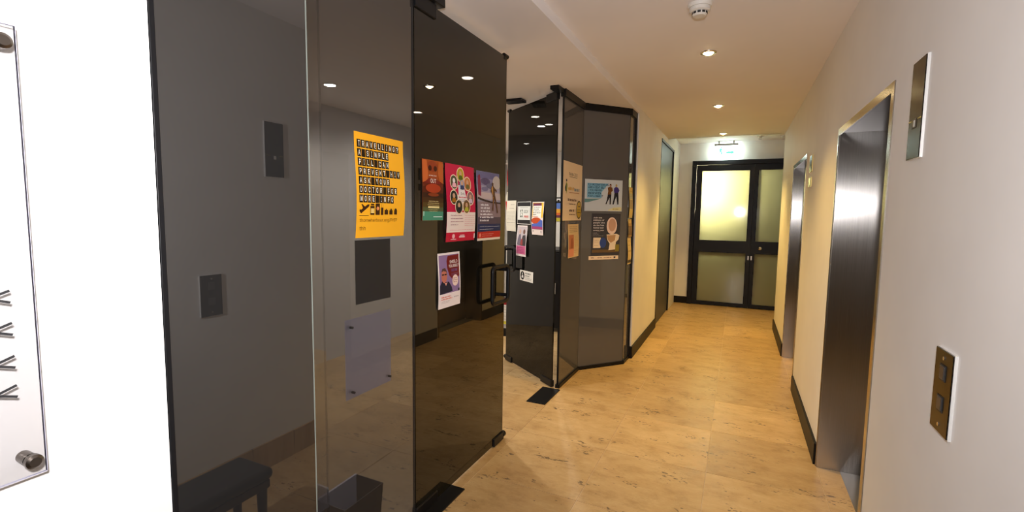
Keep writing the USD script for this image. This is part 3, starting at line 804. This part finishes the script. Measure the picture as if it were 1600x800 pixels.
# --- far partition, diagonal pane
l, a = on_far(Fp[1], Fp[2], .030, 1.538)
P = Poster('vaccination_poster', 'landscape pale blue flu poster with two standing figures', .430, .300, l, a, color=C_(204, 212, 218))
P.poly('blue_wedge', [(.06, .88), (.62, .88), (.44, .60), (.44, .42), (.06, .42)], C_(126, 182, 210))
P.poly('teal_shade', [(0, .38), (.44, .40), (.10, .28), (0, .27)], C_(104, 146, 148))
P.text([('FLU VACCINATIONS ARE', .08, .805, .060, .54, 'l'), ('LIKE A SEAT BELT', .08, .715, .062, .46, 'l'), ('– YOU NEVER', .08, .625, .062, .36, 'l'), ('KNOW WHEN', .08, .535, .062, .34, 'l'), ("YOU'LL NEED IT", .08, .445, .062, .40, 'l')], C_(22, 58, 92))
w_ = P.poly('figure_woman', [(.60, .75), (.66, .79), (.72, .76), (.74, .66), (.70, .62), (.70, .54), (.60, .53), (.615, .64)], C_(120, 76, 36))
P.poly('trousers', [(.605, .53), (.70, .54), (.695, .36), (.69, .22), (.66, .22), (.655, .44), (.60, .30), (.575, .22), (.55, .23), (.585, .36)], C_(34, 32, 40), parent=w_)
P.ell('head', .675, .815, .025, .042, C_(176, 132, 110), parent=w_)
P.poly('hair', [(.645, .79), (.65, .87), (.69, .87), (.705, .80), (.69, .84), (.66, .84)], C_(84, 48, 30), parent=w_)
m_ = P.poly('figure_man', [(.77, .74), (.82, .79), (.88, .76), (.915, .68), (.89, .60), (.78, .59), (.765, .66)], C_(66, 52, 128))
P.poly('trousers', [(.785, .59), (.885, .60), (.90, .40), (.90, .22), (.87, .22), (.855, .36), (.835, .48), (.80, .36), (.77, .22), (.735, .22), (.765, .40)], C_(34, 36, 46), parent=m_)
P.ell('head', .83, .825, .024, .045, C_(190, 160, 92), parent=m_)
P.poly('yellow_corner', [(.62, .04), (.76, .12), (.98, .14), (.98, .02), (.62, .02)], C_(226, 218, 166))
P.dashes([(.74, .92, .055, .035)], C_(170, 156, 90))
l, a = on_far(Fp[1], Fp[2], .118, 1.110)
P = Poster('toilet_poster', 'charcoal screening poster showing a white toilet, on the angled glass', .330, .405, l, a, color=C_(64, 62, 68))
P.text([('Join the', .05, .885, .034, .30, 'l'), ('millions of', .05, .825, .034, .38, 'l'), ('people who', .05, .765, .034, .40, 'l'), ('do the free', .05, .705, .034, .38, 'l'), ('home test', .05, .645, .034, .36, 'l'), ('every year', .05, .585, .034, .38, 'l')], C_(226, 222, 222))
P.dashes([(.05, .20, .535, .012), (.05, .26, .505, .012), (.05, .42, .465, .012)], C_(180, 176, 176))
P.rect('floor_strip', .03, .07, .97, .14, C_(110, 86, 56))
tl = P.ell('toilet_lid', .70, .71, .185, .205, C_(242, 214, 198))
P.ell('lid_inner', .71, .73, .13, .155, C_(208, 162, 134), parent=tl)
tb = P.poly('toilet_bowl', [(.52, .50), (.88, .52), (.98, .48), (.95, .38), (.86, .32), (.84, .14), (.60, .12), (.64, .28), (.56, .36)], C_(238, 218, 190))
P.poly('bowl_shade', [(.54, .48), (.84, .49), (.82, .36), (.68, .30), (.58, .37)], C_(190, 148, 106), parent=tb)
P.rect('waste_basket', .84, .10, .98, .26, C_(140, 124, 50))
P.rect('kit_card', .06, .18, .32, .43, C_(240, 218, 188))
P.ell('kit_bag', .40, .305, .115, .125, C_(50, 74, 140))
P.dashes([(.10, .26, .36, .014), (.10, .26, .32, .014), (.10, .24, .24, .014)], C_(176, 150, 120))
l, a = on_far(Fp[1], Fp[2], .092, 1.070)
P = Poster('white_strip_notice', 'narrow white strip notice under the toilet poster', .345, .036, l, a, color=C_(240, 216, 190), cat='notice')
P.dashes([(.08, .20, .40, .30), (.30, .46, .40, .25), (.50, .78, .40, .22)], C_(140, 104, 90))
P.rects('code_mark', [(.84, .30, .90, .80)], C_(60, 50, 60))

# --- far partition, narrow end pane
for lb, z0, h, base, bands in (('narrow gold and grey flyer on end pane, upper of three', 1.475, .305, (190, 160, 84), ((.62, .80, (150, 140, 112)), (.30, .6, (132, 102, 52)))),
                               ('narrow brown and gold flyer on end pane, middle of three', 1.285, .18, (176, 140, 76), ((.1, .62, (116, 84, 44)), (.78, .92, (204, 176, 110)))),
                               ('narrow cream flyer with dark foot on end pane, lowest of three', 1.01, .27, (214, 186, 128), ((.05, .16, (70, 58, 38)), (.45, .52, (186, 158, 100))))):
    l, a = on_far(Fp[2], Fp[3], .020, z0)
    P = Poster('narrow_flyer', lb, .145, h, l, a, curl=.008, lean=.006, color=C_(*base))
    for v0, v1, c in bands:
        P.rect('tone_band', .03, v0, .97, v1, C_(*c))
    P.dashes([(.12, .88, .86, .018), (.12, .80, .70, .018)], C_(110, 92, 56))
# ------------------------------------------------------------------ corridor downlights, smoke detector, exit sign
prof_ring = [(.034, -.002), (.036, -.006), (.046, -.007), (.052, -.004), (.053, 0)]
names_d = {3.543: 'round halogen downlight in the corridor ceiling, nearest in the frame', 5.236: 'round halogen downlight in the corridor ceiling, middle of three', 6.959: 'round halogen downlight nearest the exit sign'}
for x, y in DOWN:
    lb = names_d[y]
    t = thing('downlight', lb, 'downlight', (x, y, ZC), group='halogen downlights along the corridor ceiling')
    obj('trim_ring', lathe(prof_ring, 32), M_CHROME, t, smooth=40)
    obj('bulb', lathe([(0, -.018), (.012, -.0172), (.024, -.013), (.031, -.007), (.034, -.001)], 24), M_BULB, t, smooth=40)
    sphere_light(str(t.GetPath()) + '/lamp_light', (0, 0, -.024), .020, WARM, 1.96 * P_DOWN * (1.75 if y > 6 else 1.0), cone=CONE_D, soft=.9)

t = thing('smoke_detector', 'cream smoke detector on the corridor ceiling', 'smoke detector', (-.234, 2.74, ZC))
obj('base', lathe([(0, 0), (.060, 0), (.060, -.012), (.056, -.018), (0, -.018)], 36), M_WHITEP, t, smooth=35)
obj('head', lathe([(0, -.018), (.050, -.018), (.052, -.034), (.044, -.040), (.036, -.040), (.036, -.052), (.030, -.060), (0, -.062)], 36), M_WHITEP, t, smooth=35)
for k in range(10):
    q = 2 * math.pi * k / 10
    s = B(-.0075, .030, -.0515, .0075, .0375, -.0415); s.apply_transform(trimesh.transformations.rotation_matrix(q, (0, 0, 1)))
    obj('vent_slot', s, M_DARK, t)

t = thing('exit_sign', 'lit green and white exit sign hanging above the double door', 'exit sign', (-.236, 8.60, 0))
obj('housing', cat_(RB(-.175, -.03, 2.645, .175, .03, 2.675, .004), B(-.12, -.006, 2.675, -.10, .006, ZL), B(.10, -.006, 2.675, .12, .006, ZL)), pmat('exit_housing', (.35, .34, .32), rough=.4), t)
pn = obj('lit_panel', RB(-.162, -.008, 2.445, .162, .008, 2.645, .003), M_EXIT, t)
man = [(-.012, .064), (.004, .066), (.018, .046), (.030, .040), (.028, .030), (.010, .034), (.004, .020), (.018, -.006), (.014, -.050), (.002, -.050), (.002, -.010), (-.014, .006), (-.022, -.014), (-.046, -.020), (-.048, -.010), (-.032, -.004), (-.020, .030), (-.034, .020), (-.040, .004), (-.048, .008), (-.042, .030)]


def xz(poly, dy, cx, cz):
    m = trimesh.creation.extrude_polygon(poly, .0015, engine='earcut')
    v = np.array(m.vertices)
    return trimesh.Trimesh(np.column_stack([v[:, 0] + cx, dy - v[:, 2], v[:, 1] + cz]), m.faces[:, ::-1], process=False)


obj('running_man', cat_(xz(Polygon(man).buffer(0), -.0082, -.075, 2.54), xz(shapely.Point(.004, .080).buffer(.012), -.0082, -.075, 2.54)), M_EXITG, pn)
obj('arrow', xz(Polygon([(0, .012), (.075, .012), (.075, .036), (.125, 0), (.075, -.036), (.075, -.012), (0, -.012)]), -.0082, .0, 2.535), M_EXITG, pn)
for lb, x, y in (('small white sprinkler head on lobby ceiling, right of the exit sign', .235, 8.25), ('small white sprinkler head on lobby ceiling, nearest the right wall', .55, 8.35)):
    t = thing('sprinkler', lb, 'sprinkler', (x, y, ZL))
    obj('cover', lathe([(0, 0), (.045, 0), (.045, -.006), (.022, -.010), (.020, -.035), (0, -.036)], 24), M_WHITEP, t, smooth=35)
    obj('deflector', lathe([(0, -.044), (.022, -.044), (.022, -.047), (0, -.047)], 20), M_CHROME, t)

# ------------------------------------------------------------------ lift plates on the right wall
t = thing('lift_indicator', 'tall dark steel lift indicator plate on the near right wall', 'lift indicator', (XR, 1.938, 1.692))
obj('face_plate', RB(-.010, -.060, 0, -.0075, .060, .306, .001), M_PLATE, t)
obj('back_box', B(-.0075, -.062, -.002, 0, .062, .308), M_EDGE, t)
obj('display', RB(-.0112, -.020, .094, -.0095, .020, .124, .001), pmat('display_glass', (.02, .02, .022), rough=.05), t)
obj('floor_digit', B(-.0116, -.008, .099, -.0111, .008, .119), pmat('display_digit', (.6, .62, .6), rough=.4), t)
for y in (-.058, .028):
    obj('split_line', B(-.0113, y, .118, -.0099, y + .030, .1215), pmat('plate_brass_line', (.8, .7, .2), rough=.2, metal=1.0), t)
t = thing('lift_call_plate', 'dark steel call plate with two square buttons on near right wall', 'call plate', (XR, 1.544, .958))
obj('face_plate', RB(-.009, -.055, 0, -.0065, .055, .211, .001), M_PLATE, t)
obj('back_box', B(-.0065, -.057, -.002, 0, .057, .213), M_EDGE, t)
for z in (.075, .155):
    b = obj('button', RB(-.0125, -.015, z - .017, -.008, .015, z + .017, .002), pmat('button_dark', (.045, .04, .036), rough=.3), t)
    obj('button_collar', cat_(B(-.0105, -.0185, z - .0205, -.0085, .0185, z - .0175), B(-.0105, -.0185, z + .0175, -.0085, .0185, z + .0205), B(-.0105, -.0185, z - .0175, -.0085, -.0155, z + .0175), B(-.0105, .0155, z - .0175, -.0085, .0185, z + .0175)), M_DARK, b)
for z in (.020, .192):
    obj('screw', cyl((-.0085, 0, z), (-.0105, 0, z), .005), M_CHROME, t)
for lb, z, h in (('small dark indicator plate beside the farther lift, the upper one', 1.86, .125), ('small dark indicator plate beside the farther lift, the lower one', 1.745, .068)):
    t = thing('lift_indicator', lb, 'lift indicator', (XR, 4.43, z))
    obj('face_plate', RB(-.010, -.058, 0, -.0075, .058, h, .001), M_PLATE, t)
    obj('back_box', B(-.0075, -.060, -.002, 0, .060, h + .002), pmat('plate_edge_brass', (.55, .42, .16), rough=.3, metal=1.0), t)

# ------------------------------------------------------------------ acrylic sign on the white wall at the left
XS = XL + .026
t = thing('acrylic_sign', 'clear acrylic directory sign on steel standoffs on the white wall', 'sign', (XS, 0, 0))
obj('sheet', B(-.0025, -.20, 1.103, .0025, .3325, 1.752), M_ACRYL, t)
ed = .0008
obj('polished_edge', cat_(B(-.0025, .3325, 1.103, .0025, .3325 + ed, 1.752), B(-.0025, -.20, 1.103 - ed, .0025, .3325, 1.103), B(-.0025, -.20, 1.752, .0025, .3325, 1.752 + ed)), M_ACEDGE, t)
for y, z in ((.3165, 1.126), (.3165, 1.727), (-.185, 1.126), (-.185, 1.727)):
    obj('standoff', cat_(cyl((-.0258, y, z), (-.003, y, z), .009), lathe([(0, .011), (.007, .011), (.0105, .008), (.0105, 0), (0, 0)], 24).apply_transform(trimesh.transformations.rotation_matrix(math.pi / 2, (0, 1, 0))).apply_translation((.0026, y, z))), M_BRASS, t, smooth=35)
zz = [1.3735, 1.327, 1.279, 1.236]
for z in zz:
    a0 = np.array([.283, z])
    arm = [slab((0, 0), (.023, s * .0085), -.0003, .0003, .0034) for s in (-1, 1)]
    m = cat_(*arm); v = np.array(m.vertices)
    obj('lettering', trimesh.Trimesh(np.column_stack([.0029 + v[:, 2], v[:, 0] + a0[0], v[:, 1] + a0[1]]), m.faces, process=False), pmat('sign_ink', (.02, .02, .022), rough=.5), t)

# ------------------------------------------------------------------ bench and bin
t = thing('bench', 'low dark wooden bench with black padded seat mirrored in the near glass', 'bench', (.017, 1.0, 0))
obj('seat_pad', RB(-.117, -.34, .305, .116, .42, .358, .025, 4), M_LEATHER, t, smooth=40)
obj('frame', RB(-.105, -.33, .265, .104, .405, .306, .006), M_WOOD, t)
for x in (-.086, .085):
    for y in (-.30, .375):
        obj('leg', cyl((x, y, 0), (x, y, .268), .015, 12, .022), M_WOOD, t, smooth=40)

t = thing('waste_bin', 'dark brown open waste bin with a pale lilac liner behind the near glass', 'waste bin', (-1.452, 1.495, 0))


def bin_shell(bx, by, tx, ty, h, w):
    def fr(ax, ay, z):
        return [(s * ax, u * ay, z) for s in (-1, 1) for u in (-1, 1)]
    o = m3.Manifold.hull_points(np.array(fr(bx, by, 0) + fr(tx, ty, h), float))
    i = m3.Manifold.hull_points(np.array(fr(bx - w, by - w, w) + fr(tx - w, ty - w, h + .001), float))
    k = (o - i).to_mesh()
    return trimesh.Trimesh(k.vert_properties[:, :3], k.tri_verts, process=False)


obj('bin_body', bin_shell(.062, .095, .078, .115, .30, .003), pmat('bin_brown', (.022, .012, .010), rough=.5), t)
lv = np.array([(-.0735, -.108, .302), (-.0735, .108, .302), (-.060, .094, .04), (-.060, -.094, .04)])
ln = trimesh.Trimesh(np.vstack([lv, lv + (.0015, 0, 0)]), [[0, 1, 2], [0, 2, 3], [4, 6, 5], [4, 7, 6], [0, 4, 5], [0, 5, 1], [1, 5, 6], [1, 6, 2], [2, 6, 7], [2, 7, 3], [3, 7, 4], [3, 4, 0]])
obj('liner', cat_(ln, B(-.082, -.112, .285, -.0785, .112, .303), B(-.082, -.112, .3005, -.072, .112, .3035)), pmat('bin_liner', (.60, .60, .74), rough=.5), t)

# ------------------------------------------------------------------ things in the office seen between the doors
t = thing('cabinet', 'low black office cabinet seen in the slit beside the open door', 'cabinet', (-2.10, 5.95, 0))
obj('body', RB(-.50, -.25, .05, .50, .25, 1.03, .004), M_BLACK, t)
obj('worktop', RB(-.52, -.27, 1.03, .52, .27, 1.06, .004), M_DARK, t)
for s in (-1, 1):
    dv = obj('cabinet_door', RB(min(0, s * .49) + .003, -.268, .06, max(0, s * .49) - .003, -.25, 1.02, .002), M_BLACK, t)
    obj('handle', cyl((s * .05, -.285, .5), (s * .05, -.285, .64), .006), M_CHROME, dv)
P = Poster('rainbow_poster', 'banded rainbow poster on the far office wall seen in the slit', .62, .40, (-3.05, 7.594, 1.385), 0.0, color=C_(20, 20, 24))
for v0, v1, c in ((.52, .76, (96, 130, 206)), (.36, .52, (240, 176, 60)), (.26, .36, (220, 110, 60)), (.15, .26, (110, 60, 80)), (.0, .15, (200, 190, 70))):
    P.rect('colour_band', 0, v0, 1, v1, C_(*c))
P.rects('white_mark', [(.46, .84, .50, .95), (.56, .84, .60, .95), (.50, .90, .56, .95)], C_(240, 240, 240))

t = thing('brochure_stand', 'low black stand of stacked brochures between the two glass doors', 'brochure stand', (-2.60, 5.33, 0))
obj('plinth', RB(-.16, -.12, 0, .16, .12, .10, .004), M_BLACK, t)
obj('back_board', RB(-.16, .10, .10, .16, .115, .44, .003), M_BLACK, t)
zb = .101
for lb, h, c in (('stack of grey booklets at the bottom of the brochure stand', .05, (176, 172, 176)), ('stack of yellow leaflets on the brochure stand', .035, (214, 206, 74)), ('stack of white brochures in the middle of the stand', .085, (214, 210, 206)), ('stack of pale striped brochures on the stand', .12, (226, 224, 222)), ('red folder lying on top of the brochure stand', .045, (150, 30, 40))):
    s = thing('brochure_stack', lb, 'brochures', (-2.60, 5.315, zb))
    n = max(2, int(h / .017))
    for k in range(n):
        z0, z1 = h * k / n, h * (k + 1) / n - .0012
        dx = float(rng.uniform(-.004, .004))
        obj('booklet', RB(-.13 + dx, -.10, z0, .13 + dx, .08, z1, .001, 1), print_mat(C_(*(np.array(c) * (1, .93)[k % 2]))), s)
    zb += h
t = thing('coat_stand', 'pale coat stand in the office slit between the glass doors', 'coat stand', (-2.76, 5.75, 0))
obj('pole', cyl((0, 0, .03), (0, 0, 2.22), .013, 12), M_WHITEP, t, smooth=40)
obj('foot', lathe([(0, 0), (.16, 0), (.16, .015), (.03, .035), (0, .035)], 28), M_WHITEP, t, smooth=40)
for k in range(4):
    q = math.pi / 4 + k * math.pi / 2
    obj('hook', tube([(0, 0, 2.16), (.05 * math.cos(q), .05 * math.sin(q), 2.15), (.09 * math.cos(q), .09 * math.sin(q), 2.17), (.10 * math.cos(q), .10 * math.sin(q), 2.21)], .007, 8), M_WHITEP, t, smooth=50)
t = thing('scarf', 'red and white scarf hanging on the coat stand in the office', 'scarf', (-2.655, 5.62, 1.42))
bands = [(0, .07, (150, 34, 30)), (.07, .13, (206, 196, 184)), (.13, .24, (176, 60, 50)), (.24, .36, (190, 184, 168)), (.36, .44, (120, 110, 90)), (.44, .70, (168, 26, 22)), (.70, .76, (200, 150, 110))]
for z0, z1, c in bands:
    n = 9; v = []
    for z in np.linspace(z0, z1, 4):
        for k in range(n):
            x = -.07 + .14 * k / (n - 1)
            v.append((x * (1.1 - .35 * z) + .008 * math.sin(19 * z), -.012 * math.sin(k * 1.9 + 6 * z), z))
    v = np.array(v); f = []
    for r in range(3):
        for k in range(n - 1):
            i = r * n + k; f += [[i, i + 1, i + n + 1], [i, i + n + 1, i + n]]
    f = np.array(f); b = v + (0, .014, 0)
    obj('band', cat_(trimesh.Trimesh(v, f, process=False), trimesh.Trimesh(b, f[:, ::-1], process=False)), print_mat(C_(*c)), t, smooth=True)

# ------------------------------------------------------------------ office lamps
OFF = [(-1.92, 3.25, 'round white office downlight seen through the pink poster door'), (-3.07, 3.0, 'round white office downlight seen above the yellow poster'),
       (-3.04, 4.14, 'round white office downlight seen at the hinge edge of the poster door'), (-2.0, 4.79, 'round white office downlight highest in the open door glass'),
       (-2.02, 5.25, 'round white office downlight second in the open door glass'), (-2.86, 6.54, 'round white office downlight lowest in the open door glass')]
for x, y, lb in OFF:
    t = thing('office_downlight', lb, 'downlight', (x, y, ZS))
    obj('trim_ring', lathe([(.045, -.002), (.047, -.006), (.058, -.006), (.064, -.003), (.065, 0)], 32), M_WHITEP, t, smooth=40)
    obj('diffuser', lathe([(0, -.008), (.025, -.0075), (.040, -.005), (.045, -.001)], 24), M_LAMPW, t, smooth=40)
    sphere_light(str(t.GetPath()) + '/lamp_light', (0, 0, -.05), .03, COOL, P_OFF, cone=80, soft=.8)
